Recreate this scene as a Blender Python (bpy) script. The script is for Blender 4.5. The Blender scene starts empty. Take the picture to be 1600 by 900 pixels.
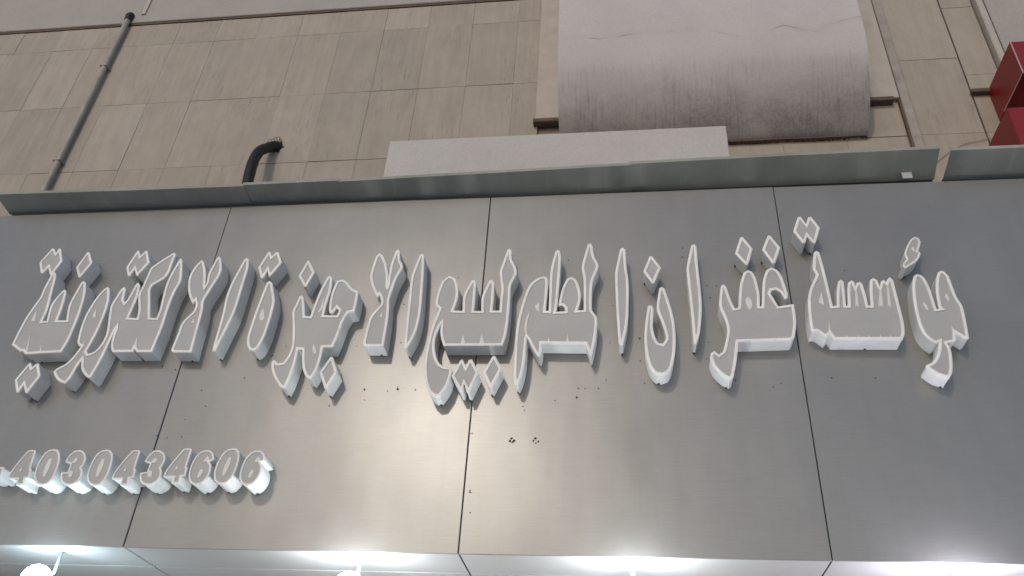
import bpy, bmesh, math, random
from mathutils import Vector, Matrix
from mathutils.geometry import tessellate_polygon

# ---------------------------------------------------------------- camera, sky, sun, exposure
SCN = bpy.context.scene
COL = SCN.collection
OFF = 2.5                      # height of the fascia's lower edge above the pavement
W = 1.22                       # fascia panel width
FH = 1.586                     # fascia height
R_ = Vector((0.991, 0.120, 0.056)); F_ = Vector((-0.130, 0.814, 0.566)).normalized()
R_ = (R_ - F_ * R_.dot(F_)).normalized(); U_ = R_.cross(F_)
cam = bpy.data.cameras.new('camera')
cam.sensor_width = 36.0
cam.lens = 36.0 * 1310 / 1600
cam.clip_start = 0.05; cam.clip_end = 500
co = bpy.data.objects.new('camera', cam); COL.objects.link(co)
co.matrix_world = Matrix(((R_.x, U_.x, -F_.x, 0.571), (R_.y, U_.y, -F_.y, -2.803), (R_.z, U_.z, -F_.z, -0.857 + OFF), (0, 0, 0, 1)))
SCN.camera = co

SUN = Vector((-0.215, -0.90, 0.415)).normalized()
wd = bpy.data.worlds.new('World'); SCN.world = wd; wd.use_nodes = True
wn = wd.node_tree; wn.nodes.clear()
sky = wn.nodes.new('ShaderNodeTexSky'); sky.sky_type = 'NISHITA'; sky.sun_disc = False
sky.sun_elevation = math.asin(SUN.z); sky.sun_rotation = math.atan2(SUN.x, SUN.y)
hs = wn.nodes.new('ShaderNodeHueSaturation'); hs.inputs['Saturation'].default_value = 1.3
bg = wn.nodes.new('ShaderNodeBackground'); bg.inputs['Strength'].default_value = 0.13
wo = wn.nodes.new('ShaderNodeOutputWorld')
wn.links.new(sky.outputs[0], hs.inputs['Color']); wn.links.new(hs.outputs[0], bg.inputs[0]); wn.links.new(bg.outputs[0], wo.inputs[0])
sl = bpy.data.lights.new('sun', 'SUN'); sl.energy = 0.72; sl.angle = math.radians(2.0); sl.color = (1.0, 0.90, 0.77)
so = bpy.data.objects.new('sun', sl); COL.objects.link(so)
so.rotation_euler = SUN.to_track_quat('Z', 'Y').to_euler(); so.location = (-3, -8, 8)
SCN.view_settings.view_transform = 'Standard'; SCN.view_settings.look = 'None'
SCN.cycles.max_bounces = 6; SCN.cycles.diffuse_bounces = 4; SCN.cycles.glossy_bounces = 3
SCN.cycles.use_denoising = True
SCN.view_settings.exposure = -0.2; SCN.view_settings.gamma = 1.0
random.seed(7)

# ---------------------------------------------------------------- materials
class NT:
    def __init__(s, name):
        s.m = bpy.data.materials.new(name); s.m.use_nodes = True; s.t = s.m.node_tree
        s.b = s.t.nodes['Principled BSDF']
    def n(s, kind, **kw):
        x = s.t.nodes.new('ShaderNode' + kind)
        for k, v in kw.items():
            if k.startswith('i_'):
                x.inputs[k[2:].replace('_', ' ')].default_value = v
            else: setattr(x, k, v)
        return x
    def l(s, a, b): s.t.links.new(a, b)
    def coord(s, scale=(1, 1, 1), obj=True, rnd=False):
        tc = s.n('TexCoord'); mp = s.n('Mapping'); mp.inputs['Scale'].default_value = scale
        s.l(tc.outputs['Object'], mp.inputs['Vector'])
        if rnd:
            oi = s.n('ObjectInfo'); mu = s.n('Math', operation='MULTIPLY'); mu.inputs[1].default_value = 37.0
            cb = s.n('CombineXYZ'); s.l(oi.outputs['Random'], mu.inputs[0])
            for i in range(3): s.l(mu.outputs[0], cb.inputs[i])
            s.l(cb.outputs[0], mp.inputs['Location'])
        return mp.outputs[0]
    def noise(s, vec, scale=5, detail=4, rough=0.55, dist=0):
        x = s.n('TexNoise'); x.inputs['Scale'].default_value = scale; x.inputs['Detail'].default_value = detail
        x.inputs['Roughness'].default_value = rough; x.inputs['Distortion'].default_value = dist
        s.l(vec, x.inputs['Vector']); return x.outputs['Fac']
    def ramp(s, fac, stops):
        x = s.n('ValToRGB'); e = x.color_ramp.elements
        while len(e) < len(stops): e.new(0.5)
        for el, (p, c) in zip(e, stops):
            el.position = p; el.color = (c, c, c, 1) if isinstance(c, (int, float)) else (*c, 1)
        s.l(fac, x.inputs[0]); return x.outputs[0]
    def mix(s, fac, a, b, mode='MIX'):
        x = s.n('MixRGB', blend_type=mode)
        for i, v in enumerate((fac, a, b)):
            if isinstance(v, (int, float)): x.inputs[i].default_value = v if i == 0 else (v, v, v, 1)
            elif isinstance(v, tuple): x.inputs[i].default_value = (*v, 1)
            else: s.l(v, x.inputs[i])
        return x.outputs[0]
    def math(s, op, a, b=0.0):
        x = s.n('Math', operation=op)
        for i, v in enumerate((a, b)):
            if isinstance(v, (int, float)): x.inputs[i].default_value = v
            else: s.l(v, x.inputs[i])
        return x.outputs[0]
    def col(s, c):
        if isinstance(c, tuple): s.b.inputs['Base Color'].default_value = (*c, 1)
        else: s.l(c, s.b.inputs['Base Color'])
    def set(s, **kw):
        for k, v in kw.items():
            i = s.b.inputs[k.replace('_', ' ')]
            if isinstance(v, (int, float)): i.default_value = v
            else: s.l(v, i)
    def bump(s, h, strength=0.3, dist=0.01):
        x = s.n('Bump'); x.inputs['Strength'].default_value = strength; x.inputs['Distance'].default_value = dist
        s.l(h, x.inputs['Height']); s.l(x.outputs[0], s.b.inputs['Normal'])

def simple(name, c, rough=0.5, metal=0.0, var=0.12, scale=20, bump=0.0, grime=None):
    m = NT(name); v = m.coord(rnd=True)
    f = m.noise(v, scale, 5)
    c2 = tuple(x * (1 - var) for x in c); c1 = tuple(min(1, x * (1 + var)) for x in c)
    base = m.ramp(f, [(0.3, c2), (0.7, c1)])
    if grime:
        g = m.ramp(m.noise(v, grime[0], 6, 0.65), [(grime[1], 0.0), (grime[1] + 0.12, 1.0)])
        base = m.mix(m.math('MULTIPLY', g, grime[3]), base, grime[2])
    m.col(base); m.set(Roughness=rough, Metallic=metal)
    if bump: m.bump(f, bump, 0.004)
    return m.m

def mat_panel():
    m = NT('brushed_panel'); 
    v = m.coord((1, 1, 1), rnd=True)
    vb = m.coord((3, 3, 140), rnd=True)              # fine horizontal brushing
    br = m.noise(vb, 6, 3, 0.6)
    sm = m.noise(v, 2.2, 6, 0.6, 0.4)
    vd = m.coord((26, 26, 1.6), rnd=True)
    dr = m.ramp(m.noise(vd, 1.0, 4, 0.6), [(0.45, 0.0), (0.75, 1.0)])
    base = m.ramp(sm, [(0.3, (0.212, 0.213, 0.214)), (0.7, (0.25, 0.251, 0.252))])
    base = m.mix(0.10, base, m.ramp(br, [(0.3, 0.2), (0.7, 0.55)]))
    base = m.mix(m.math('MULTIPLY', dr, 0.35), base, (0.23, 0.215, 0.195))
    sp = m.ramp(m.noise(v, 190, 2, 0.5), [(0.70, 0.0), (0.76, 1.0)])
    base = m.mix(m.math('MULTIPLY', sp, 0.25), base, (0.14, 0.13, 0.12))
    m.col(base)
    ro = m.n('MapRange'); ro.inputs['To Min'].default_value = 0.27; ro.inputs['To Max'].default_value = 0.33
    m.l(sm, ro.inputs['Value'])
    m.set(Metallic=0.22, Roughness=ro.outputs[0])
    b0 = m.n('Bump'); b0.inputs['Strength'].default_value = 0.35; b0.inputs['Distance'].default_value = 0.012
    m.l(m.noise(m.coord((1.0, 1.0, 0.6), rnd=True), 2.6, 2, 0.45), b0.inputs['Height'])
    m.bump(m.mix(0.5, br, m.noise(v, 60, 3)), 0.05, 0.002)
    m.l(b0.outputs[0], [x for x in m.t.nodes if x.type == 'BUMP'][-1].inputs['Normal'])
    return m.m

def mat_stone():
    m = NT('travertine'); v = m.coord((1, 1, 1), rnd=True)
    vs = m.coord((26, 26, 2.6), rnd=True)
    st = m.noise(vs, 1.0, 6, 0.62, 0.25)
    base = m.ramp(st, [(0.28, (0.31, 0.268, 0.222)), (0.5, (0.375, 0.328, 0.275)), (0.72, (0.44, 0.392, 0.335))])
    cl = m.noise(v, 5, 5, 0.6)
    base = m.mix(0.45, base, m.ramp(cl, [(0.3, (0.30, 0.265, 0.235)), (0.7, (0.42, 0.38, 0.345))]))
    vp = m.coord((120, 120, 9), rnd=True)
    pit = m.noise(vp, 1.0, 4, 0.6, 0.3)
    zone = m.ramp(m.noise(v, 3.0, 2), [(0.5, 0.0), (0.62, 1.0)])
    pm = m.math('MULTIPLY', m.ramp(pit, [(0.57, 0.0), (0.66, 1.0)]), zone)
    base = m.mix(m.math('MULTIPLY', pm, 0.45), base, (0.16, 0.13, 0.105))
    gr = m.noise(v, 260, 2)
    base = m.mix(0.10, base, m.ramp(gr, [(0.3, 0.1), (0.7, 0.6)]))
    oi = m.n('ObjectInfo'); tone = m.ramp(oi.outputs['Random'], [(0.0, (0.93, 0.925, 0.92)), (0.5, (1, 0.99, 0.985)), (1.0, (1.06, 1.055, 1.06))])
    m.col(m.mix(1.0, base, tone, 'MULTIPLY')); m.set(Roughness=0.7)
    m.bump(m.mix(0.6, st, pm), 0.25, 0.004)
    return m.m

def mat_plaster(name, c, stains_shade=True, z0=2.66):
    m = NT(name)
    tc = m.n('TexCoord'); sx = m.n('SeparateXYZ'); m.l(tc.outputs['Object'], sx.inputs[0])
    v = tc.outputs['Object']
    f = m.noise(v, 3.5, 6, 0.6)
    base = m.ramp(f, [(0.3, tuple(x * 0.88 for x in c)), (0.7, c)])
    g = m.noise(v, 130, 3)
    base = m.mix(0.12, base, m.ramp(g, [(0.3, 0.25), (0.7, 0.85)]))
    if stains_shade:
        # fine weather streaks in patches, soot-and-shade blotches and a traced hairline crack
        mp = m.n('Mapping'); mp.inputs['Scale'].default_value = (95, 5.0, 4.0); m.l(v, mp.inputs['Vector'])
        st = m.ramp(m.noise(mp.outputs[0], 1.0, 6, 0.75, 0.3), [(0.50, 0.0), (0.72, 1.0)])
        zone = m.ramp(m.noise(v, 4.2, 4, 0.6), [(0.40, 0.0), (0.58, 1.0)])
        zr = m.n('MapRange'); zr.inputs['From Min'].default_value = z0 - 0.06; zr.inputs['From Max'].default_value = z0 - 0.22
        m.l(sx.outputs[2], zr.inputs['Value'])
        k = m.math('MULTIPLY', m.math('MULTIPLY', st, zone), zr.outputs[0])
        base = m.mix(m.math('MULTIPLY', k, 0.75), base, (0.13, 0.115, 0.115))
        soot_shade = m.ramp(m.noise(v, 2.3, 7, 0.68, 0.5), [(0.34, 0.0), (0.60, 1.0)])
        zs = m.n('MapRange'); zs.inputs['From Min'].default_value = z0 - 0.10; zs.inputs['From Max'].default_value = z0 - 0.38  # blotches deepen downward: soot plus painted shade of the rounded underside
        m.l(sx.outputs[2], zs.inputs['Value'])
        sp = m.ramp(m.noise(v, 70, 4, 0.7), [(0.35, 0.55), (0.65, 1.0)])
        base = m.mix(m.math('MULTIPLY', m.math('MULTIPLY', m.math('MULTIPLY', soot_shade, zs.outputs[0]), sp), 0.72), base, (0.16, 0.14, 0.14))
        CR = ((0.274, 2.76), (0.493, 2.729), (0.559, 2.733), (0.692, 2.756), (0.889, 2.752), (0.971, 2.755), (1.082, 2.729), (1.206, 2.682), (1.298, 2.658), (1.335, 2.709), (1.419, 2.747), (1.523, 2.701), (1.582, 2.681), (1.62, 2.727), (1.783, 2.776))
        fx = m.math('DIVIDE', m.math('SUBTRACT', sx.outputs[0], 0.27), 1.53)
        zc = m.ramp(fx, [(max(0, (a - 0.27) / 1.53), (b - 2.6) / 0.25) for a, b in CR])
        zc = m.math('ADD', m.math('MULTIPLY', zc, 0.25), 2.6)
        mp2 = m.n('Mapping'); mp2.inputs['Scale'].default_value = (1, 0.0, 0.0); m.l(v, mp2.inputs['Vector'])
        wob = m.math('MULTIPLY', m.math('SUBTRACT', m.noise(mp2.outputs[0], 22, 6, 0.65), 0.5), 0.035)
        dd = m.math('SUBTRACT', m.math('SUBTRACT', sx.outputs[2], zc), wob)
        d = m.math('ABSOLUTE', dd)
        w = m.math('MULTIPLY', m.noise(v, 7, 3), 0.016)
        cr = m.math('LESS_THAN', d, m.math('SUBTRACT', w, 0.0066))
        halo = m.n('MapRange'); halo.inputs['From Min'].default_value = 0.035; halo.inputs['From Max'].default_value = 0.0
        halo.inputs['To Max'].default_value = 0.22; m.l(d, halo.inputs['Value'])
        base = m.mix(m.math('MULTIPLY', halo.outputs[0], m.ramp(m.noise(v, 6, 4), [(0.4, 0.0), (0.6, 1.0)])), base, (0.25, 0.21, 0.18))
        base = m.mix(m.math('MULTIPLY', cr, 0.6), base, (0.13, 0.11, 0.10))
    m.col(base); m.set(Roughness=0.85)
    m.bump(m.mix(0.5, f, g), 0.25, 0.004)
    return m.m

def mat_side():
    m = NT('white_letter_side'); v = m.coord(rnd=True)
    f = m.noise(v, 9, 6, 0.65)
    base = m.ramp(f, [(0.3, (0.72, 0.73, 0.71)), (0.65, (0.86, 0.86, 0.845))])
    g = m.ramp(m.noise(v, 26, 6, 0.7), [(0.60, 0.0), (0.74, 1.0)])
    base = m.mix(m.math('MULTIPLY', g, 0.45), base, (0.30, 0.29, 0.26))
    m.col(base); m.set(Roughness=0.45); m.bump(f, 0.08, 0.004)
    return m.m

def mat_face():
    m = NT('grey_letter_face'); v = m.coord(rnd=True)
    f = m.noise(v, 7, 5, 0.6); g = m.noise(v, 320, 2)
    base = m.ramp(f, [(0.3, (0.40, 0.40, 0.41)), (0.7, (0.45, 0.45, 0.46))])
    base = m.mix(0.10, base, m.ramp(g, [(0.3, 0.2), (0.7, 0.58)]))
    m.col(base); m.set(Roughness=0.5); m.bump(g, 0.06, 0.002)
    return m.m

def mat_cap():
    m = NT('weathered_metal'); v = m.coord()
    mp = m.n('Mapping'); mp.inputs['Scale'].default_value = (22, 1.2, 1.2); m.l(v, mp.inputs['Vector'])
    st = m.noise(mp.outputs[0], 1.0, 5, 0.7)
    f = m.noise(v, 4, 5, 0.6)
    base = m.ramp(f, [(0.3, (0.25, 0.268, 0.238)), (0.7, (0.35, 0.365, 0.33))])
    base = m.mix(m.math('MULTIPLY', m.ramp(st, [(0.55, 0.0), (0.75, 1.0)]), 0.35), base, (0.50, 0.51, 0.48))
    m.col(base); m.set(Roughness=0.75, Metallic=0.0); m.bump(f, 0.15, 0.01)
    return m.m

def mat_emit(name, c, strength):
    m = NT(name); m.col((0.9, 0.9, 0.9)); m.b.inputs['Emission Color'].default_value = (*c, 1)
    m.b.inputs['Emission Strength'].default_value = strength; m.set(Roughness=0.4)
    return m.m

M = dict(
    panel=mat_panel(), stone=mat_stone(), side=mat_side(), face=mat_face(), cap=mat_cap(),
    trim=simple('white_trim', (0.86, 0.85, 0.84), 0.4, 0, 0.08, 14, 0.0, (30, 0.62, (0.45, 0.44, 0.41), 0.5)),
    inlay=simple('white_inlay', (0.72, 0.715, 0.70), 0.45, 0, 0.06, 14),
    dark=simple('dark_gap', (0.03, 0.029, 0.028), 0.8),
    hole=simple('dark_hole', (0.05, 0.046, 0.042), 0.9),
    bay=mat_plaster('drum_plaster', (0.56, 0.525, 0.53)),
    plaster=mat_plaster('band_plaster', (0.39, 0.36, 0.345), False),
    board=mat_plaster('board_paint', (0.53, 0.505, 0.50), False),
    trimstone=simple('pilaster_stone', (0.46, 0.42, 0.385), 0.75, 0, 0.08, 12, 0.15, (8, 0.58, (0.33, 0.29, 0.24), 0.5)),
    ledge=simple('rusty_ledge', (0.12, 0.085, 0.065), 0.85, 0, 0.25, 30, 0.3),
    mortar=simple('mortar', (0.36, 0.31, 0.265), 0.9, 0, 0.15, 30, 0.2),
    pipe=simple('grey_pipe', (0.35, 0.315, 0.285), 0.5, 0, 0.15, 15, 0.1, (10, 0.58, (0.20, 0.18, 0.17), 0.6)),
    hose=simple('black_hose', (0.012, 0.012, 0.012), 0.6, 0, 0.3, 40, 0.3),
    red=simple('red_paint', (0.24, 0.008, 0.010), 0.42, 0, 0.10, 10),
    redtrim=simple('pale_edge_trim', (0.55, 0.38, 0.36), 0.4, 0.2),
    pave=simple('pale_paving', (0.66, 0.65, 0.63), 0.8, 0, 0.12, 3, 0.1),
    soffit=simple('pale_soffit', (0.50, 0.52, 0.54), 0.35, 0.25, 0.06, 4),
    steel=simple('lamp_steel', (0.16, 0.16, 0.165), 0.45, 0.3),
)

# ---------------------------------------------------------------- mesh helpers
def link(name, me, mat, parent=None, loc=(0, 0, 0)):
    o = bpy.data.objects.new(name, me); COL.objects.link(o); o.location = loc
    if mat and not me.materials: me.materials.append(mat)
    if parent: o.parent = parent
    return o
def mesh(verts, faces, name='mesh', smooth=None):
    me = bpy.data.meshes.new(name); me.from_pydata([tuple(v) for v in verts], [], faces); me.update()
    bm = bmesh.new(); bm.from_mesh(me); bmesh.ops.recalc_face_normals(bm, faces=bm.faces); bm.to_mesh(me); bm.free()
    if smooth is not None:
        me.polygons.foreach_set('use_smooth', [True] * len(me.polygons)); me.set_sharp_from_angle(angle=math.radians(smooth))
    return me
def box_me(sx, sy, sz, bev=0.0, name='box'):
    bm = bmesh.new(); bmesh.ops.create_cube(bm, size=1)
    for v in bm.verts: v.co = Vector((v.co.x * sx, v.co.y * sy, v.co.z * sz))
    if bev: bmesh.ops.bevel(bm, geom=bm.edges[:], offset=bev, segments=1, affect='EDGES')
    me = bpy.data.meshes.new(name); bm.to_mesh(me); bm.free(); return me
def box(name, x0, x1, y0, y1, z0, z1, mat, parent=None, bev=0.0, base=(0, 0, 0)):
    me = box_me(x1 - x0, y1 - y0, z1 - z0, bev, name)
    return link(name, me, mat, parent, Vector(((x0 + x1) / 2, (y0 + y1) / 2, (z0 + z1) / 2)) - Vector(base))
def empty(name, loc, label, cat, group=None):
    o = bpy.data.objects.new(name, None); COL.objects.link(o); o.location = loc; o.empty_display_size = 0.1
    o['label'] = label; o['category'] = cat
    if group: o['group'] = group
    return o
def tube(pts, r, seg=14, closed_ends=True):
    pts = [Vector(p) for p in pts]; vs, fs = [], []
    up = Vector((1, 0, 0))
    for i, p in enumerate(pts):
        t = (pts[min(i + 1, len(pts) - 1)] - pts[max(i - 1, 0)]).normalized()
        a = t.cross(up)
        if a.length < 1e-3: a = t.cross(Vector((0, 1, 0)))
        a.normalize(); b = t.cross(a); rr = r[i] if isinstance(r, (list, tuple)) else r
        for k in range(seg):
            th = 2 * math.pi * k / seg; vs.append(p + a * math.cos(th) * rr + b * math.sin(th) * rr)
    for i in range(len(pts) - 1):
        for k in range(seg):
            fs.append((i * seg + k, i * seg + (k + 1) % seg, (i + 1) * seg + (k + 1) % seg, (i + 1) * seg + k))
    if closed_ends:
        fs.append(tuple(range(seg))); fs.append(tuple(range((len(pts) - 1) * seg, len(pts) * seg)))
    return mesh(vs, fs, 'tube', 40)
def spline(P, n=6):
    P = [Vector(p) for p in P]; out = []
    for i in range(len(P) - 1):
        a, b, c, d = P[max(i - 1, 0)], P[i], P[i + 1], P[min(i + 2, len(P) - 1)]
        for k in range(n):
            t = k / n
            out.append(0.5 * ((2 * b) + (c - a) * t + (2 * a - 5 * b + 4 * c - d) * t * t + (3 * b - a - 3 * c + d) * t ** 3))
    out.append(P[-1]); return out

# ---------------------------------------------------------------- the setting
g = link('pavement', mesh([(-60, -60, 0), (60, -60, 0), (60, 60, 0), (-60, 60, 0)], [(0, 1, 2, 3)], 'pavement'), M['pave'])
g['kind'] = 'structure'

YW = 0.40                                             # face of the stone cladding
def T(z): return z + OFF
wall = empty('stone_wall', (0, YW, 0), 'beige travertine slab wall of the building above the metal fascia', 'wall')
box('wall_core', -6, 5, YW + 0.022, YW + 0.3, 0, T(5.2), M['mortar'], wall, base=(0, YW, 0))
box('shop_front', -6, 5, YW - 0.05, YW + 0.02, 0, T(-0.35), M['plaster'], wall, base=(0, YW, 0))
rows = [(1.165, 1.70), (1.70, 2.24), (2.24, 2.777), (2.777, 3.322), (3.322, 3.528)]
def slabs(x0, x1, n_or_w, z0, z1):
    """one course of slabs: every slab its own object, mesh data shared"""
    w = n_or_w; me = None; x = x1; i = 0
    while x - w > x0 - 1e-6:
        if me is None: me = box_me(w - 0.0010, 0.022, z1 - z0 - 0.0018, 0.0005, 'slab'); me.materials.append(M['stone'])
        o = link('stone_slab', me, None, wall, (x - w / 2 + random.uniform(-.0004, .0004), 0.011 + random.uniform(-0.0012, 0.0006), T((z0 + z1) / 2)))
        o.rotation_euler = (random.uniform(-.003, .003), 0, random.uniform(-.004, .004))
        x -= w; i += 1
for z0, z1 in rows[1:]:
    slabs(-0.012 - 0.277 * 16, -0.012, 0.277, z0, z1)
    slabs(-0.012, 0.138, 0.15, z0, z1)
slabs(0.138, 2.02, 0.3136, 1.70, 2.236)
for z0, z1 in ((1.70, 2.24), (2.24, 2.79), (2.79, 3.33), (3.33, 3.87), (3.87, 4.4)):
    slabs(1.79, 2.055, 0.265, max(z0, 2.236) if z0 < 2.23 else z0, z1) if z0 > 2.2 else None
    slabs(2.055, 2.36, 0.305, z0, z1)
for z0, z1 in ((1.70, 2.24), (2.24, 2.655), (2.655, 3.2), (3.2, 3.75)):
    slabs(2.368, 2.53, 0.162, z0, z1)

def mono(name, label, cat, *a, **k):
    o = box(name, *a, **k); o['label'] = label; o['category'] = cat; return o
mono('plaster_band', 'smooth grey plaster band above the stone slabs at top left', 'wall', -5.5, 0.125, YW - 0.014, YW + 0.02, T(3.548), T(5.1), M['plaster'], bev=0.004)
mono('cornice_strip', 'thin dark brown strip between stone slabs and plaster band', 'trim', -5.5, 0.125, YW - 0.006, YW + 0.02, T(3.531), T(3.5475), M['ledge'])
# pilaster strips each side of the drum, each with its rusty ledge
for x0, x1, zb, side in ((0.128, 0.262, 2.45, 'left'), (1.808, 2.0, 2.485, 'right')):
    p = empty('pilaster_strip', (x0, YW, T(zb)), 'pale stone pilaster strip with rusty ledge on the %s of the rounded drum' % side, 'pilaster', 'pilaster strips beside the drum')
    b0 = (x0, YW, T(zb))
    box('shaft', x0, x1, YW - 0.03, YW - 0.001, T(zb), T(5.0), M['trimstone'], p, 0.002, b0)
    box('ledge', x0 - 0.01, min(x1, x0 + 0.15) + (0.0 if side == 'left' else 0.01), YW - 0.042, YW - 0.001, T(zb - 0.028), T(zb - 0.001), M['ledge'], p, 0.003, b0)
# rounded plaster drum
prof = [(0.41, 2.226), (0.385, 2.232), (0.345, 2.252), (0.29, 2.297), (0.234, 2.354), (0.185, 2.42), (0.146, 2.486), (0.116, 2.55), (0.097, 2.62), (0.086, 2.70), (0.08, 2.9), (0.08, 4.9), (0.41, 4.9)]
pp = spline([(0, y, T(z)) for y, z in prof[:10]], 5) + [Vector((0, y, T(z))) for y, z in prof[10:]]
n = len(pp); vs = []; fs = []; NX = 40
for i in range(NX + 1):
    x = 0.266 + (1.803 - 0.266) * i / NX
    for p in pp:
        wob = 0.004 * math.sin(x * 5 + p.z * 3) * max(0, min(1, (T(2.66) - p.z) / 0.2)) if p.y < 0.4 else 0
        vs.append((x, p.y + wob, p.z))
for i in range(NX):
    for k in range(n - 1): fs.append((i * n + k, (i + 1) * n + k, (i + 1) * n + k + 1, i * n + k + 1))
fs.append(tuple(range(n))); fs.append(tuple(range(NX * n, NX * n + n)))
dm = mesh([(x, y, z - OFF) for x, y, z in vs], fs, 'drum', 35)
drum = empty('rounded_bay', (1.03, YW, T(2.23)), 'big rounded pale plaster bay underside with a crack and dark streaks', 'bay')
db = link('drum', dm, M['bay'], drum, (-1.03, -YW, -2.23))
jm = []
xs_ = [0.27 + (1.80 - 0.27) * i / 180 for i in range(181)]
jv = []; jf = []
for x in xs_:
    h = 0.001 + random.uniform(0, 0.0035) + 0.002 * math.sin(x * 9) ** 2; d = random.uniform(-.004, .0)
    jv += [(x, 0.372 - d, 2.232 - h), (x, 0.372 - d, 2.236), (x, 0.405, 2.236), (x, 0.405, 2.232 - h)]
for i in range(180):
    for k in range(4): jf.append((i * 4 + k, i * 4 + (k + 1) % 4, i * 4 + 4 + (k + 1) % 4, i * 4 + 4 + k))
link('mortar_bead', mesh(jv, jf), M['ledge'], drum, (-1.03, -YW, -2.23))

# conduits, pipes
cd = empty('conduit_strip', (2.03, YW, T(1.7)), 'narrow grey conduit trunking running up the wall right of the bay', 'conduit')
box('cover', 2.005, 2.05, YW - 0.03, YW - 0.003, T(1.7), T(5), M['pipe'], cd, 0.003, (2.03, YW, T(1.7)))
box('edge_lip', 1.996, 2.0045, YW - 0.022, YW - 0.003, T(1.7), T(5), M['ledge'], cd, 0, (2.03, YW, T(1.7)))
cd2 = empty('conduit_strip', (2.55, YW, T(1.7)), 'pale narrow trunking beside the red sign box at top right', 'conduit')
box('cover', 2.54, 2.575, YW - 0.035, YW + 0.02, T(1.7), T(5), M['trimstone'], cd2, 0.003, (2.55, YW, T(1.7)))
pr = mono('plaster_pier', 'grey-green plaster pier in the top right corner', 'pier', 2.59, 4.6, YW - 0.02, YW + 0.02, T(1.7), T(5), M['plaster'], bev=0.003)
dp = empty('drain_pipe', (-2.6, YW - 0.03, T(1.75)), 'long grey drain pipe clipped to the stone wall at left', 'pipe')
bp = (-2.6, YW - 0.03, T(1.75))
link('pipe', tube([(0, 0, 0), (0, 0, 0.9), (0, 0, 1.80), (0, 0.004, 1.835), (0, 0.03, 1.852)], 0.0175, 18), M['pipe'], dp)
link('collar', tube([(0, -.002, 1.80), (0, 0, 1.84), (0, 0.012, 1.868)], [0.0195, 0.025, 0.023], 18), M['hose'], dp)
for z in (0.55, 1.35):
    box('clip', -0.0245, 0.0245, -0.021, 0.029, z - .006, z + .006, M['pipe'], dp, 0.002)
up = mono('wire_channel', 'faint pale wire channel on the plaster band above the drain pipe', 'channel', -2.53, -2.505, YW - 0.024, YW - 0.0145, T(3.62), T(5.0), M['trimstone'])

ho = empty('black_hose', (-1.32, YW, T(2.36)), 'thick black hose poking out of the stone wall and bending down', 'hose')
hp = spline([(0.011, 0.02, 0.008), (0.0, -0.012, 0.0), (-0.018, -0.05, -0.048), (-0.029, -0.11, -0.139), (-0.017, -0.155, -0.279), (0.01, -0.185, -0.441), (0.035, -0.20, -0.60)], 8)
hm = tube(hp, [0.0275 + 0.0010 * (i % 2) for i in range(len(hp))], 16)
link('hose_body', hm, M['hose'], ho)
cv = []; cf = []
for k in range(18):
    a = 2 * math.pi * k / 18; r1 = 0.026; r2 = 0.036 + random.uniform(-.004, .014)
    cv += [(r1 * math.cos(a), -0.006, r1 * math.sin(a)), (r2 * math.cos(a), -0.0035, r2 * math.sin(a))]
for k in range(18): cf.append((2 * k, 2 * k + 1, (2 * k + 3) % 36, (2 * k + 2) % 36))
link('broken_hole_edge', mesh(cv, cf), M['hole'], ho)
for k in range(7):
    a = math.radians(40 + 18 * k); L = random.uniform(.04, .065)
    link('loose_wire', tube([(0.02 * math.cos(a), -.004, .02 * math.sin(a)), (L * math.cos(a), -.02, L * math.sin(a)), (L * math.cos(a + .3), -.012, L * 1.1 * math.sin(a + .3))], 0.0016, 5), M['hole'], ho)

bd = mono('white_board', 'long plain off-white board standing behind the fascia top edge', 'board', -0.556, 1.074, 0.10, 0.125, T(1.45), T(2.067), M['board'], bev=0.003)

rb = empty('red_sign_box', (2.444, YW, T(2.3)), 'dark red stepped sign box on the wall at the right edge', 'sign')
B0 = (2.444, YW, T(2.3))
box('upper_box', 2.444, 3.6, 0.09, YW - 0.002, T(2.309), T(2.53), M['red'], rb, 0.002, B0)
box('lower_box', 2.34, 3.6, 0.13, YW - 0.002, T(1.72), T(2.128), M['red'], rb, 0.002, B0)
box('edge_trim', 2.4425, 2.4475, 0.087, 0.0905, T(2.309), T(2.53), M['redtrim'], rb, 0, B0)
box('edge_trim', 2.4415, 2.4445, 0.091, 0.33, T(2.3065), T(2.3115), M['redtrim'], rb, 0, B0)
lg = box('wall_ledge', 2.354, 2.4435, YW - 0.03, YW - 0.003, T(2.497), T(2.523), M['ledge'], bev=0.003)
lg['label'] = 'short rusty ledge on the wall beside the red sign box'; lg['category'] = 'ledge'
cable = link('thin_wire', tube([(x - 2.1, 0, z - 1.9) for x, z in ((2.09, 2.05), (2.17, 2.12), (2.25, 2.165), (2.36, 2.19), (2.46, 2.195))], 0.0016, 6), M['pipe'], None, (2.1, YW - 0.008, T(1.9)))
cable['label'] = 'thin loose wire curving across the stone under the red sign box'; cable['category'] = 'wire'

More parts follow.
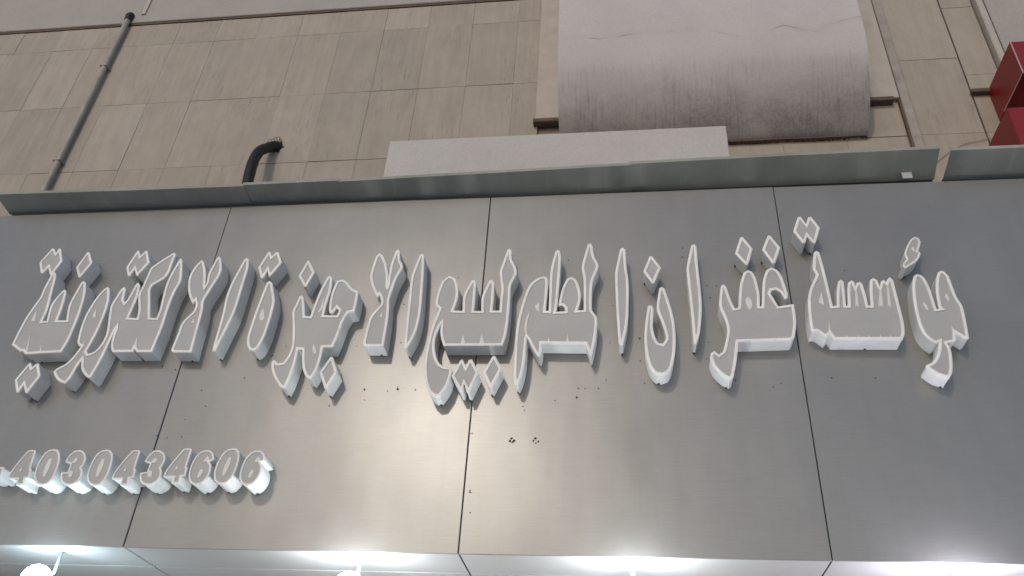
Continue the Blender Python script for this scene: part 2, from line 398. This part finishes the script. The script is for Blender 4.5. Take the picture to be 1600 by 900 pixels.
# ---------------------------------------------------------------- metal fascia
fa = empty('metal_fascia', (0, 0, OFF), 'large brushed grey metal fascia of wide panels with thin dark seams', 'fascia')
box('backing', -3 * W, 3 * W, 0.008, 0.30, 0.012, FH - 0.012, M['dark'], fa)
pm = box_me(W - 0.0032, 0.006, FH, 0.0018, 'panel'); pm.materials.append(M['panel'])
panels = []
for k in range(-3, 3):
    o = link('panel', pm, None, fa, ((k + 0.5) * W, 0.003, FH / 2))
    o.rotation_euler = (math.radians(random.uniform(-.12, .12)), 0, math.radians((0.10, -0.12, 0.1, -0.1, 0.14, -0.1)[k + 3])); panels.append(o)
s1 = box_me(W - 0.006, 0.226, 0.005, 0.001, 'soffit'); s1.materials.append(M['soffit'])
s2 = box_me(W - 0.006, 0.20, 0.005, 0.001, 'soffit'); s2.materials.append(M['soffit'])
for k in range(-3, 3):
    link('soffit_panel', s1, None, fa, ((k + 0.5) * W, 0.122, 0.0055)); link('soffit_panel', s2, None, fa, ((k + 0.5) * W, 0.342, 0.0045))
SPECKS = [(-428, 628), (-335, 621), (-225, 626), (-256, 757), (-322, 1021), (-1098, 630), (-1237, 724), (-1298, 740), (-1130, 501), (-1062, 559), (-931, 683), (-841, 782), (-836, 785), (-788, 826), (-731, 733), (-551, 595), (-557, 559), (-421, 583), (-297, 638), (-311, 837), (-106, 1151), (-296, 629), (353, 1226), (501, 1127), (579, 1140), (533, 995), (519, 823), (505, 661), (634, 841), (634, 742), (647, 646), (400, 627), (426, 627), (476, 626), (195, 553), (395, 589), (885, 1038), (914, 1022), (906, 1081), (943, 1080), (893, 820), (881, 747), (901, 706), (978, 657), (1109, 627), (1138, 642), (1469, 660), (1440, 1139), (29, 144), (23, 218), (11, 444), (-1224, 433), (-1122, 428), (-1182, 425), (159, 424), (153, 414), (169, 414), (246, 424), (240, 414), (258, 412), (163, 409), (249, 406), (22, 225), (817, 1226), (842, 1226), (1318, 662), (822, 1272), (-492, 825), (201, 537), (314, 577)]
for i, (x, z) in enumerate(SPECKS):
    x /= 1000; z /= 1000; k = int(math.floor(x / W)) + 3; p = panels[k]
    big = 1.0 if 409 <= SPECKS[i][1] <= 424 or i % 7 == 0 else 0.55
    r = 0.0046 * big * random.uniform(.75, 1.2); nseg = 9
    vv = [(r * math.cos(a) * random.uniform(.7, 1.2), 0, r * math.sin(a) * random.uniform(.7, 1.2)) for a in [2 * math.pi * j / nseg for j in range(nseg)]]
    o = link('screw_hole', mesh(vv + [(a, 0.0015, c) for a, b, c in vv], [tuple(range(nseg))] + [(j, (j + 1) % nseg, nseg + (j + 1) % nseg, nseg + j) for j in range(nseg)]), M['hole'], p, (x - (int(math.floor(x / W)) + .5) * W, -0.0045, z - FH / 2))

# cap flashing: sheets overhanging the top edge of the fascia, seen from below
TOP = [(-2.355, 1.632), (-1.698, 1.624), (-1.135, 1.622), (-0.68, 1.626), (-0.011, 1.640), (0.617, 1.654), (1.233, 1.664), (1.881, 1.669)]
def top_z(x):
    for (a, za), (b, zb) in zip(TOP, TOP[1:]):
        if x <= b: return za + (zb - za) * (x - a) / (b - a)
    return TOP[-1][1]
fl = empty('cap_flashing', (0, 0.02, T(1.61)), 'long weathered grey-green metal flashing overhanging the fascia top', 'flashing')
def sheet(name, parent, base, x0, x1, zt, yf, yb=0.025, zb=1.612, lift=0.0, skew=0.0):
    vs = []; fs = []; N = max(4, int((x1 - x0) / .06))
    for i in range(N + 1):
        t = i / N; x = x0 + (x1 - x0) * t; z1 = zt(x) + lift; w = 0.0025 * math.sin(x * 7.3) + 0.0015 * math.sin(x * 17)
        ym = (yf + yb) / 2; zm = (z1 + zb + lift) / 2
        ring = [(x, yb, zb + lift), (x, ym, zm - 0.004 + w), (x, yf, z1), (x, yf - 0.001, z1 + 0.014), (x, yf + 0.002, z1 + 0.014), (x, yf + 0.003, z1 + 0.004), (x, ym, zm + w), (x, yb, zb + lift + 0.004)]
        vs += [(a + skew * (b - yb) - base[0], b - base[1], c - base[2]) for a, b, c in ring]
    m = 8
    for i in range(N):
        for k in range(m): fs.append((i * m + k, i * m + (k + 1) % m, (i + 1) * m + (k + 1) % m, (i + 1) * m + k))
    fs.append(tuple(range(m))); fs.append(tuple(range(N * m, N * m + m)))
    return link(name, mesh(vs, fs, 'sheet', 30), M['cap'], parent)
box('shadow_gap_strip', -2.37, 1.88, 0.012, 0.02, -0.05, 0.013, M['dark'], fl)  # dark strip standing in for the shade between flashing and panel tops
box('repair_patch', 1.745, 1.785, -0.0355, -0.0345, -0.015, 0.018, M['soffit'], fl)
for i, (a, b) in enumerate(((-2.375, -1.128), (-1.134, -0.676), (-0.684, 0.625), (0.617, 1.884))):
    sheet('sheet', fl, (0, 0.02, 1.61), a, b, top_z, -0.10 - 0.003 * (i % 2), lift=0.004 * (i % 2))
f2 = empty('cap_flashing', (2.6, 0.02, T(1.61)), 'short pale grey metal flashing sheet at the far right of the fascia top', 'flashing')
box('shadow_gap_strip', -0.68, 1.0, 0.012, 0.02, -0.05, 0.013, M['dark'], f2)  # gap shade under the short sheet, added as a dark strip
sheet('sheet', f2, (2.6, 0.02, 1.61), 1.918, 3.6, lambda x: 1.646, -0.118)

# ---------------------------------------------------------------- letters, dots and digits
SIGNS = [
    ('sign_letter', 'grey letter group with two pointed lobes and a hooked tail, first at the right', '1675,1059,1663,1052,1648,1006,1637,922,1636,835,1649,784,1675,756,1689,763,1678,726,1662,694,1643,675,1626,668,1626,659,1656,630,1689,617,1701,634,1710,661,1718,709,1719,734,1714,757,1737,762,1746,770,1751,801,1781,772,1791,777,1796,823,1801,909,1790,957,1784,1048,1773,1068,1764,1073,1751,1064,1736,1026,1725,972,1720,911,1724,904,1709,902,1708,946,1705,1000,1697,1041,1687,1055', ['1672,937,1667,925,1675,896,1683,899,1681,920', '1757,972,1749,954,1759,934,1765,945,1763,967', '1745,835,1739,770,1747,774,1752,802'], 75, 11.5),
    ('letter_hamza', 'small curled hamza mark floating above the rightmost letter group', '1703,1237,1715,1231,1719,1214,1714,1198,1704,1176,1699,1167,1705,1164,1707,1156,1703,1146,1693,1130,1682,1118,1660,1104,1641,1090,1635,1093,1633,1103,1637,1112,1653,1132,1649,1148,1652,1163,1669,1198,1689,1227', ['1685,1193,1678,1180,1683,1169,1697,1162,1699,1168,1690,1174,1689,1187', '1677,1120,1659,1108,1643,1094,1650,1096,1671,1108,1685,1118'], 75, 7.5),
    ('sign_letter', 'wide comb-like letter group with six short teeth and one tall left spike', '1327,1182,1318,1175,1302,1095,1310,1068,1284,1016,1267,966,1258,886,1257,815,1275,816,1306,788,1320,805,1330,780,1566,776,1576,794,1584,845,1584,940,1583,1035,1575,1048,1565,1038,1558,1024,1550,1036,1541,1030,1531,1001,1526,1037,1515,1046,1503,1038,1493,988,1485,922,1474,922,1474,961,1470,1023,1462,1030,1450,1023,1443,1003,1443,1030,1435,1037,1422,1028,1413,990,1404,924,1395,924,1400,972,1404,1034,1396,1042,1386,1034,1373,982,1364,924,1348,923,1346,992,1342,1094,1336,1174', ['1318,992,1301,943,1304,937,1319,929', '1442,1003,1429,922,1442,922,1448,1002', '1529,1000,1510,920,1528,920,1535,1000', '1558,1022,1544,919,1555,919,1564,1017', '1326,863,1315,805,1323,797', '1378,799,1370,781,1379,780', '1419,798,1412,780,1420,780', '1455,798,1448,779,1456,779', '1495,797,1487,779,1495,778', '1530,796,1523,778,1531,778'], 75, 11.5),
    ('double_dot', 'double diamond dot above the tall spike of the comb-like letter group', '1254,1283,1280,1353,1290,1357,1308,1315,1320,1351,1331,1353,1356,1297,1328,1220,1319,1224,1303,1259,1290,1223,1281,1223', [], 75, 11.5),
    ('letter_dot', 'single diamond dot, right one of the close pair near the third seam', '1124,1195,1153,1264,1161,1265,1192,1203,1164,1131,1155,1126', [], 75, 11.5),
    ('letter_dot', 'single diamond dot, left one of the close pair near the third seam', '1018,1181,1046,1260,1054,1261,1086,1202,1061,1127,1053,1124', [], 75, 11.5),
    ('sign_letter', 'letter group with two rounded lobes, a flat base and a long hooked foot', '960,1033,950,1023,937,945,940,918,953,869,957,825,947,777,933,733,917,720,902,736,890,727,886,711,895,673,921,637,948,618,959,627,976,693,991,775,1183,780,1193,792,1206,850,1209,894,1209,935,1152,926,1139,963,1129,986,1136,1001,1153,1004,1168,992,1180,959,1191,964,1193,984,1181,1064,1167,1095,1149,1107,1130,1096,1110,1044,1093,928,1084,928,1089,987,1083,1057,1073,1089,1059,1097,1043,1087,1022,1026,1007,924,992,921,979,967,968,1023', ['1045,976,1035,961,1037,934,1046,909,1059,933,1059,956'], 75, 11.5),
    ('sign_letter', 'slim upright stroke letter just left of the two-lobed hooked group', '860,1232,869,1225,869,1131,871,984,868,911,854,813,839,769,831,772,830,912,825,1103,830,1137,851,1225', [], 75, 11.5),
    ('sign_letter', 'deep cup-shaped letter open at the top below a single diamond', '677,942,669,939,656,857,651,778,657,710,668,668,687,644,708,639,730,647,746,675,760,742,765,829,758,909,734,1019,726,1027,716,1021,702,929,715,874,727,825,730,790,716,769,700,774,689,800,683,844,688,929,684,940', [], 75, 11.5),
    ('letter_dot', 'single diamond dot above the deep cup-shaped letter', '657,1104,684,1177,693,1177,725,1121,696,1048,688,1046', [], 75, 11.5),
    ('sign_letter', 'slim upright stroke letter left of the deep cup-shaped letter', '577,1225,587,1215,590,1131,596,1062,595,968,588,859,570,771,561,767,555,780,549,923,546,1064,548,1112,569,1219', [], 75, 11.5),
    ('sign_letter', 'broad castle-like letter group with two tall spikes and a long left tail', '272,1087,260,1091,237,1083,210,1056,192,1011,177,941,165,858,163,751,166,636,170,611,181,605,192,635,201,690,204,759,205,811,226,768,248,728,257,720,264,745,264,780,430,775,438,752,448,720,454,728,465,786,473,852,471,897,454,923,452,990,457,1062,477,1124,477,1149,462,1184,455,1235,448,1251,438,1249,421,1176,414,1131,421,1077,423,991,423,926,397,925,407,963,409,1001,400,1049,387,1076,373,1085,357,1079,339,1036,328,979,325,950,341,950,350,939,351,922,314,921,319,956,326,1119,327,1189,322,1218,314,1223,306,1215,289,1125,287,1023,287,925,273,926,278,1023,277,1076', ['247,969,230,951,234,938,249,919', '215,940,197,885,195,839,205,812,203,857,207,894', '289,811,284,779,295,779', '362,823,354,777,367,777'], 75, 11.5),
    ('sign_letter', 'wide letter group with three spikes and a long curled tail below left', '-150,1084,-125,1105,-101,1092,-85,1043,-82,994,-93,936,-55,933,-58,999,-49,1034,-31,1079,-22,1082,-13,1068,-11,993,-11,932,20,931,17,994,27,1032,43,1078,51,1082,61,1066,64,991,63,932,93,931,93,999,94,1038,82,1117,92,1167,107,1231,115,1236,123,1225,125,1186,150,1118,130,1051,130,999,130,905,125,823,114,773,-116,775,-127,805,-135,841,-134,881,-144,850,-153,805,-149,756,-132,707,-110,684,-77,678,-72,663,-83,604,-107,559,-127,556,-150,576,-169,622,-181,686,-181,756,-171,860,-150,946,-167,966,-166,1016', ['-45,830,-50,779,-30,779', '29,829,22,778,44,778'], 75, 11.5),
    ('double_dot', 'double diamond dot below the three-spiked group, beside the second seam', '-70,642,-43,709,-35,712,-20,677,-11,710,0,712,30,656,2,576,-7,576,-21,612,-25,579,-34,579', [], 75, 11.5),
    ('letter_dot', 'single diamond dot right of the lower double dot, right of the second seam', '49,656,80,726,89,724,117,672,85,595,75,597', [], 75, 11.5),
    ('sign_letter', 'slim upright stroke letter left of the three-spiked group', '-254,1223,-245,1214,-237,1137,-226,941,-234,838,-260,765,-270,771,-275,848,-282,1038,-284,1108,-262,1217', [], 75, 11.5),
    ('sign_letter', 'crossed scissor-like letter with leaf and flat foot near the sign middle', '-439,1232,-426,1223,-403,1178,-385,1116,-379,1056,-381,1119,-380,1170,-368,1242,-361,1249,-352,1241,-344,1191,-328,1160,-348,1095,-363,997,-359,963,-355,896,-355,777,-430,778,-438,790,-435,861,-427,917,-394,971,-395,992,-408,1022,-413,1005,-441,1057,-459,1108,-459,1149,-450,1216', ['-383,939,-392,914,-380,912'], 75, 11.5),
    ('sign_letter', 'letter group with small hooked loop, two teeth and two drooping tails', '-746,1021,-737,1025,-727,1013,-704,923,-680,921,-675,965,-664,1039,-644,1114,-634,1122,-623,1110,-618,1047,-624,979,-625,925,-569,923,-564,948,-576,960,-589,933,-601,936,-608,957,-611,1013,-607,1059,-598,1095,-576,1100,-553,1084,-527,1053,-499,1038,-497,990,-500,942,-525,936,-539,895,-549,826,-560,776,-600,775,-599,727,-607,669,-621,635,-640,643,-663,683,-682,766,-700,768,-699,710,-706,644,-717,597,-734,600,-770,645,-790,685,-795,711,-787,720,-771,704,-748,707,-732,742,-729,792,-742,866,-760,943,-754,977', ['-641,1022,-646,960,-653,939,-645,939,-635,964', '-643,795,-643,772,-629,743,-620,747,-629,772'], 75, 11.5),
    ('letter_dot', 'single diamond dot above the left tooth of the small-loop group', '-771,1124,-748,1203,-741,1201,-705,1141,-728,1070,-736,1071', [], 75, 11.5),
    ('letter_dot', 'single diamond dot below the right end of the small-loop group', '-591,663,-561,730,-551,729,-522,664,-550,595,-559,597', [], 75, 11.5),
    ('sign_letter', 'lone teardrop-shaped letter with a white eye below a double dot', '-896,1102,-883,1095,-860,1034,-849,994,-848,916,-854,831,-867,780,-885,763,-902,769,-917,795,-924,832,-921,918,-913,1010,-904,1093', ['-893,967,-899,932,-894,909,-880,905,-873,917,-885,955'], 75, 11.5),
    ('double_dot', 'double diamond dot above the lone teardrop letter', '-961,1175,-935,1256,-928,1257,-914,1231,-899,1254,-890,1254,-862,1198,-897,1128,-903,1126,-917,1163,-927,1117,-937,1121', [], 75, 11.5),
    ('sign_letter', 'slanted slim stroke letter left of the lone teardrop letter', '-1028,1228,-1016,1219,-1007,1171,-1008,1068,-1010,958,-1024,872,-1045,765,-1057,767,-1058,788,-1060,940,-1066,1029,-1061,1095,-1036,1214', [], 75, 11.5),
    ('sign_letter', 'slanted crossed letter with flat foot standing over the first seam', '-1232,1222,-1219,1213,-1194,1156,-1176,1078,-1173,1101,-1178,1150,-1163,1229,-1155,1240,-1143,1226,-1125,1157,-1140,1090,-1161,1011,-1154,967,-1151,922,-1149,865,-1145,760,-1224,762,-1233,772,-1228,847,-1224,904,-1191,958,-1191,992,-1200,1014,-1206,995,-1231,1033,-1249,1074,-1261,1137,-1249,1191', ['-1177,925,-1188,901,-1173,900'], 75, 11.5),
    ('sign_letter', 'large slanted letter group with angular arm and two tails, second from left', '-1622,1091,-1611,1081,-1594,1027,-1587,966,-1588,882,-1596,810,-1604,772,-1591,758,-1570,766,-1550,800,-1544,853,-1557,916,-1572,989,-1567,1027,-1554,1080,-1546,1089,-1535,1078,-1526,1022,-1514,1008,-1507,1025,-1495,1104,-1489,1110,-1478,1099,-1468,1050,-1469,984,-1473,931,-1433,928,-1439,968,-1464,1044,-1461,1091,-1457,1148,-1450,1193,-1373,1267,-1360,1259,-1362,1214,-1369,1140,-1417,1096,-1421,1073,-1376,929,-1346,926,-1345,976,-1355,1106,-1336,1224,-1332,1235,-1322,1226,-1295,1122,-1305,1056,-1309,985,-1307,887,-1315,765,-1381,765,-1398,786,-1397,766,-1487,767,-1503,795,-1510,847,-1509,891,-1516,828,-1522,748,-1539,652,-1551,650,-1571,664,-1596,694,-1608,735,-1616,708,-1626,653,-1640,624,-1671,635,-1697,658,-1711,679,-1702,693,-1674,711,-1652,745,-1635,797,-1646,799,-1658,814,-1668,869,-1671,948,-1654,1039,-1633,1083', ['-1635,980,-1640,953,-1635,933,-1621,936', '-1404,844,-1404,788,-1392,774,-1384,776', '-1504,916,-1517,871,-1505,879', '-1622,823,-1642,801,-1632,793', '-1614,751,-1609,721,-1599,720'], 75, 11.5),
    ('sign_letter', 'leftmost slanted letter group with three rising teeth', '-1951,808,-1949,870,-1944,934,-1932,995,-1919,1048,-1921,1082,-1915,1165,-1908,1179,-1896,1171,-1888,1149,-1873,1060,-1860,978,-1861,921,-1840,923,-1849,977,-1850,1016,-1827,1078,-1819,1083,-1809,1073,-1801,1038,-1795,981,-1793,924,-1750,924,-1761,965,-1768,1011,-1755,1118,-1747,1126,-1734,1115,-1715,1056,-1705,984,-1702,914,-1703,831,-1713,769,-1804,766,-1871,763,-1889,778,-1900,776', ['-1909,983,-1914,938,-1912,922,-1894,922', '-1890,867,-1877,776,-1867,776', '-1820,817,-1813,769,-1802,769'], 75, 11.5),
    ('double_dot', 'double diamond dot above the leftmost letter group', '-2000,1235,-1969,1312,-1959,1309,-1940,1282,-1936,1311,-1926,1307,-1892,1240,-1914,1163,-1922,1165,-1947,1209,-1960,1175,-1971,1179', [], 75, 11.5),
    ('double_dot', 'double diamond dot left of the angular arm of the second group', '-1570,1194,-1549,1284,-1540,1282,-1525,1254,-1511,1282,-1501,1280,-1471,1218,-1505,1148,-1511,1151,-1529,1187,-1539,1146,-1549,1150', [], 75, 11.5),
    ('letter_dot', 'single diamond dot between the two leftmost letter groups', '-1810,1202,-1788,1286,-1777,1281,-1743,1225,-1772,1147,-1781,1150', [], 75, 11.5),
    ('double_dot', 'double diamond dot below the leftmost letter group', '-1866,642,-1838,713,-1832,721,-1815,698,-1802,716,-1793,716,-1762,659,-1788,583,-1797,585,-1819,623,-1827,586,-1836,586', [], 75, 11.5),
    ('sign_digit', 'small white-sided italic digit 4 at the left end of the number row', '-1707,222,-1707,241,-1688,292,-1670,329,-1664,332,-1643,332,-1637,327,-1631,259,-1624,253,-1624,246,-1620,223,-1637,221,-1633,197,-1636,195,-1662,195,-1665,218,-1701,217', ['-1667,269,-1674,248,-1663,247'], 88, 7.5),
    ('sign_digit', 'small white-sided italic digit 0 after the leftmost digit 4', '-1569,336,-1552,334,-1537,320,-1529,303,-1523,272,-1523,241,-1527,216,-1538,200,-1555,194,-1577,199,-1593,212,-1603,230,-1608,260,-1606,291,-1598,320,-1585,332', ['-1566,303,-1559,297,-1556,278,-1556,252,-1558,230,-1565,226,-1570,230,-1575,252,-1574,280,-1572,299'], 88, 7.5),
    ('sign_digit', 'small white-sided italic leftmost digit 3, between two zeros', '-1500,289,-1493,313,-1480,330,-1458,333,-1435,321,-1422,297,-1422,276,-1428,264,-1419,252,-1414,230,-1419,211,-1438,197,-1464,197,-1484,207,-1496,227,-1499,243,-1475,246,-1475,279,-1497,285', ['-1464,303,-1471,293,-1474,282,-1461,281,-1454,288,-1455,299', '-1472,254,-1473,243,-1467,229,-1458,224,-1451,230,-1454,248,-1462,254'], 88, 7.5),
    ('sign_digit', 'small white-sided italic digit 0 between the leftmost 3 and the middle 4', '-1354,335,-1338,333,-1323,320,-1316,303,-1312,272,-1312,241,-1318,217,-1328,200,-1346,194,-1368,200,-1382,212,-1391,230,-1395,260,-1392,291,-1383,319,-1370,331', ['-1352,302,-1346,297,-1343,277,-1344,252,-1348,230,-1355,226,-1359,230,-1363,252,-1361,280,-1358,298'], 88, 7.5),
    ('sign_digit', 'small white-sided italic digit 4 in the middle, left of the first seam', '-1291,225,-1290,244,-1268,294,-1247,330,-1241,333,-1221,333,-1215,328,-1215,261,-1208,256,-1209,249,-1207,226,-1224,224,-1221,200,-1225,198,-1250,198,-1251,221,-1286,220', ['-1249,271,-1257,251,-1247,250'], 88, 7.5),
    ('sign_digit', 'small white-sided italic digit 3 over the first seam, right of the middle 4', '-1184,290,-1176,314,-1162,331,-1140,333,-1119,322,-1107,298,-1109,278,-1115,266,-1107,254,-1103,232,-1110,213,-1129,200,-1154,200,-1173,209,-1184,229,-1186,245,-1162,248,-1160,281,-1181,287', ['-1148,304,-1156,294,-1159,283,-1146,282,-1139,289,-1140,300', '-1159,256,-1161,245,-1155,232,-1147,226,-1139,232,-1142,250,-1149,256'], 88, 7.5),
    ('sign_digit', 'small white-sided italic digit 4 just left of the first 6', '-1093,233,-1091,252,-1067,302,-1046,338,-1040,341,-1020,340,-1014,336,-1016,269,-1010,264,-1011,257,-1010,234,-1026,232,-1025,209,-1028,206,-1053,207,-1053,229,-1088,229', ['-1049,279,-1058,259,-1048,258'], 88, 7.5),
    ('sign_digit', 'small white-sided italic digit 6 between the rightmost 4 and rightmost 0', '-964,333,-944,334,-927,322,-917,297,-934,290,-924,279,-919,251,-925,225,-942,205,-964,200,-984,211,-997,238,-999,275,-991,308,-979,326', ['-957,263,-963,249,-965,231,-957,226,-949,238,-947,256', '-946,313,-953,301,-956,286,-942,291,-932,294,-939,309'], 88, 7.5),
    ('sign_digit', 'small white-sided italic digit 0 between the two sixes', '-856,342,-841,340,-828,327,-823,310,-821,280,-825,250,-832,226,-844,210,-861,204,-881,209,-894,221,-901,239,-903,269,-897,299,-885,327,-872,338', ['-858,310,-852,305,-851,285,-854,261,-860,239,-867,235,-871,239,-872,261,-868,288,-863,306'], 88, 7.5),
    ('sign_digit', 'small white-sided italic digit 6 at the right end of the number row', '-767,332,-747,333,-731,321,-722,296,-739,290,-730,278,-726,251,-733,225,-750,205,-772,200,-792,211,-803,238,-803,274,-795,307,-782,325', ['-762,263,-769,249,-771,231,-764,227,-756,238,-754,256', '-750,312,-758,300,-761,285,-747,291,-737,294,-743,309'], 88, 7.5),
    ('sign_character', 'cut-off small character at the left frame edge before the digits', '-1811,251,-1805,263,-1745,264,-1739,260,-1738,253,-1739,223,-1792,222,-1803,231', [], 88, 7.5),
]

def smooth_outline(P):
    """round the gentle bends, keep the sharp corners"""
    n = len(P); out = []
    def ang(i):
        a = (P[i] - P[i - 1]); b = (P[(i + 1) % n] - P[i])
        return abs(a.angle(b)) if a.length > 1e-6 and b.length > 1e-6 else 0
    corner = [ang(i) > math.radians(48) for i in range(n)]
    for i in range(n):
        a, b, c, d = P[i - 1], P[i], P[(i + 1) % n], P[(i + 2) % n]
        L = (c - b).length; k = max(1, min(5, int(L / 0.012)))
        m1 = (c - a) * 0.5 if not corner[i] else (c - b)
        m2 = (d - b) * 0.5 if not corner[(i + 1) % n] else (c - b)
        if m1.length > 1e-9: m1 = m1.normalized() * min(L, (b - a).length * 1.3)
        if m2.length > 1e-9: m2 = m2.normalized() * min(L, (d - c).length * 1.3)
        for j in range(k):
            t = j / k; t2 = t * t; t3 = t2 * t
            out.append(b * (2 * t3 - 3 * t2 + 1) + m1 * (t3 - 2 * t2 + t) + c * (-2 * t3 + 3 * t2) + m2 * (t3 - t2))
    return out
def parse(s, cx=0, cz=0):
    v = [int(a) / 1000 for a in s.split(',')]
    P = [Vector((v[i] - cx, v[i + 1] - cz)) for i in range(0, len(v), 2)]
    ar = sum(P[i - 1].x * P[i].y - P[i].x * P[i - 1].y for i in range(len(P)))
    return P if ar > 0 else P[::-1]
def offsets(P):
    out = []; n = len(P)
    for i in range(n):
        a = (P[i] - P[i - 1]).normalized(); b = (P[(i + 1) % n] - P[i]).normalized()
        na = Vector((-a.y, a.x)); nb = Vector((-b.y, b.x)); s = na + nb
        if s.length < 1e-4: s = na
        s.normalize(); out.append(s / max(0.55, s.dot(na)))
    return out
CATS = {'sign_letter': ('letter', 'raised letters of the sign'), 'letter_dot': ('dot', 'single diamond dots of the sign'), 'double_dot': ('dot', 'double diamond dots of the sign'),
        'letter_hamza': ('letter', None), 'sign_digit': ('digit', 'raised digits of the sign'), 'sign_character': ('digit', None)}
def fill(P, y, name):
    tri = tessellate_polygon([[Vector((p.x, p.y, 0)) for p in P]])
    return mesh([(p.x, y, p.y) for p in P], [tuple(t) for t in tri], name)
for name, label, ol, ins, dep, wmm in SIGNS:
    D = dep / 1000; w = wmm / 1000 * 0.88
    raw = parse(ol); cx = sum(p.x for p in raw) / len(raw); cz = min(p.y for p in raw)
    P = [p - Vector((cx, cz)) for p in raw]
    if 'dot' not in name: P = smooth_outline(P)
    n = len(P)
    e = empty(name, (cx, -0.001, cz + OFF), label, CATS[name][0], CATS[name][1])
    # side return
    vs = [(p.x, -D + 0.003, p.y) for p in P] + [(p.x, -0.0005, p.y) for p in P]
    link('side_return', mesh(vs, [(i, (i + 1) % n, n + (i + 1) % n, n + i) for i in range(n)], 'return', 38), M['side'], e)
    link('face', fill(P, -D + 0.0015, 'face'), M['face'], e)
    # dark wire hole where the lowest edge of the return meets the panel
    lo = min(range(n), key=lambda i: (P[i].y + P[(i + 1) % n].y) / 2 - 0.5 * (P[i] - P[(i + 1) % n]).length)
    hx = (P[lo] * 0.45 + P[(lo + 1) % n] * 0.55)
    if 'dot' in name: hx = P[lo] * 0.8 + P[(lo + 1) % n] * 0.2
    box('wire_hole', hx.x - 0.0045, hx.x + 0.0045, -0.009, 0.0, hx.y - 0.0016, hx.y + 0.004, M['hole'], e, 0.0012)
    O = offsets(P)
    pf = [(-0.0012, 0.008), (-0.0012, -0.0005), (0.001, -0.0022), (w * 0.5, -0.0030), (w - 0.001, -0.0022), (w, 0.0), (w, 0.0025)]
    vs = []; m = len(pf)
    for p, o in zip(P, O):
        for u, v in pf: vs.append((p.x + o.x * u, -D + v, p.y + o.y * u))
    fs = []
    for i in range(n):
        j = (i + 1) % n
        for k in range(m - 1): fs.append((i * m + k, j * m + k, j * m + k + 1, i * m + k + 1))
    link('trim', mesh(vs, fs, 'trim', 50), M['trim'], e)
    for s in ins:
        Q = parse(s, cx, cz)
        if len(Q) > 3: Q = smooth_outline(Q)
        k = len(Q); c0 = sum(Q, Vector((0, 0))) / k
        vs = [(q.x, -D + 0.0012, q.y) for q in Q] + [(c0.x + (q.x - c0.x) * .93, -D - 0.0006, c0.y + (q.y - c0.y) * .93) for q in Q]
        tri = tessellate_polygon([[Vector((q.x, q.y, 0)) for q in Q]])
        link('inlay', mesh(vs, [tuple(a + k for a in t) for t in tri] + [(i, (i + 1) % k, k + (i + 1) % k, k + i) for i in range(k)], 'inlay'), M['inlay'], e)

BULB = (85, 150, 150, 170)
# ---------------------------------------------------------------- lit bulbs under the fascia
for x, y, z, c, st, lab in ((-1.50, -0.014, -0.122, (0.74, 0.93, 1.0), BULB[0], 'glowing cool white bulb under the fascia, nearest the left edge'),
                      (-0.36, -0.014, -0.122, (0.90, 0.96, 0.97), BULB[1], 'glowing white bulb under the fascia, left of the middle seam'),
                      (0.586, -0.014, -0.122, (0.90, 0.96, 0.97), BULB[2], 'glowing white bulb under the fascia, between the middle and right seams'),
                      (1.60, -0.014, -0.122, (0.92, 0.88, 1.0), BULB[3], 'glowing warm white bulb under the fascia, nearest the right edge')):
    e = empty('bulb_lamp', (x, y, z + OFF), lab, 'lamp', 'bulbs under the fascia')
    bm = bmesh.new(); bmesh.ops.create_uvsphere(bm, u_segments=24, v_segments=14, radius=0.05)
    me = bpy.data.meshes.new('bulb'); bm.to_mesh(me); bm.free(); me.polygons.foreach_set('use_smooth', [True] * len(me.polygons))
    link('bulb', me, mat_emit('bulb_glow', c, st), e)
    link('socket', tube([(0, 0.033, 0.006), (0, 0.055, 0.012), (0, 0.085, 0.02), (0, 0.09, 0.021)], [0.018, 0.022, 0.022, 0.018], 16), M['steel'], e)
    box('bracket', -0.007, 0.007, 0.082, 0.088, 0.0, 0.1232, M['steel'], e, 0.001)
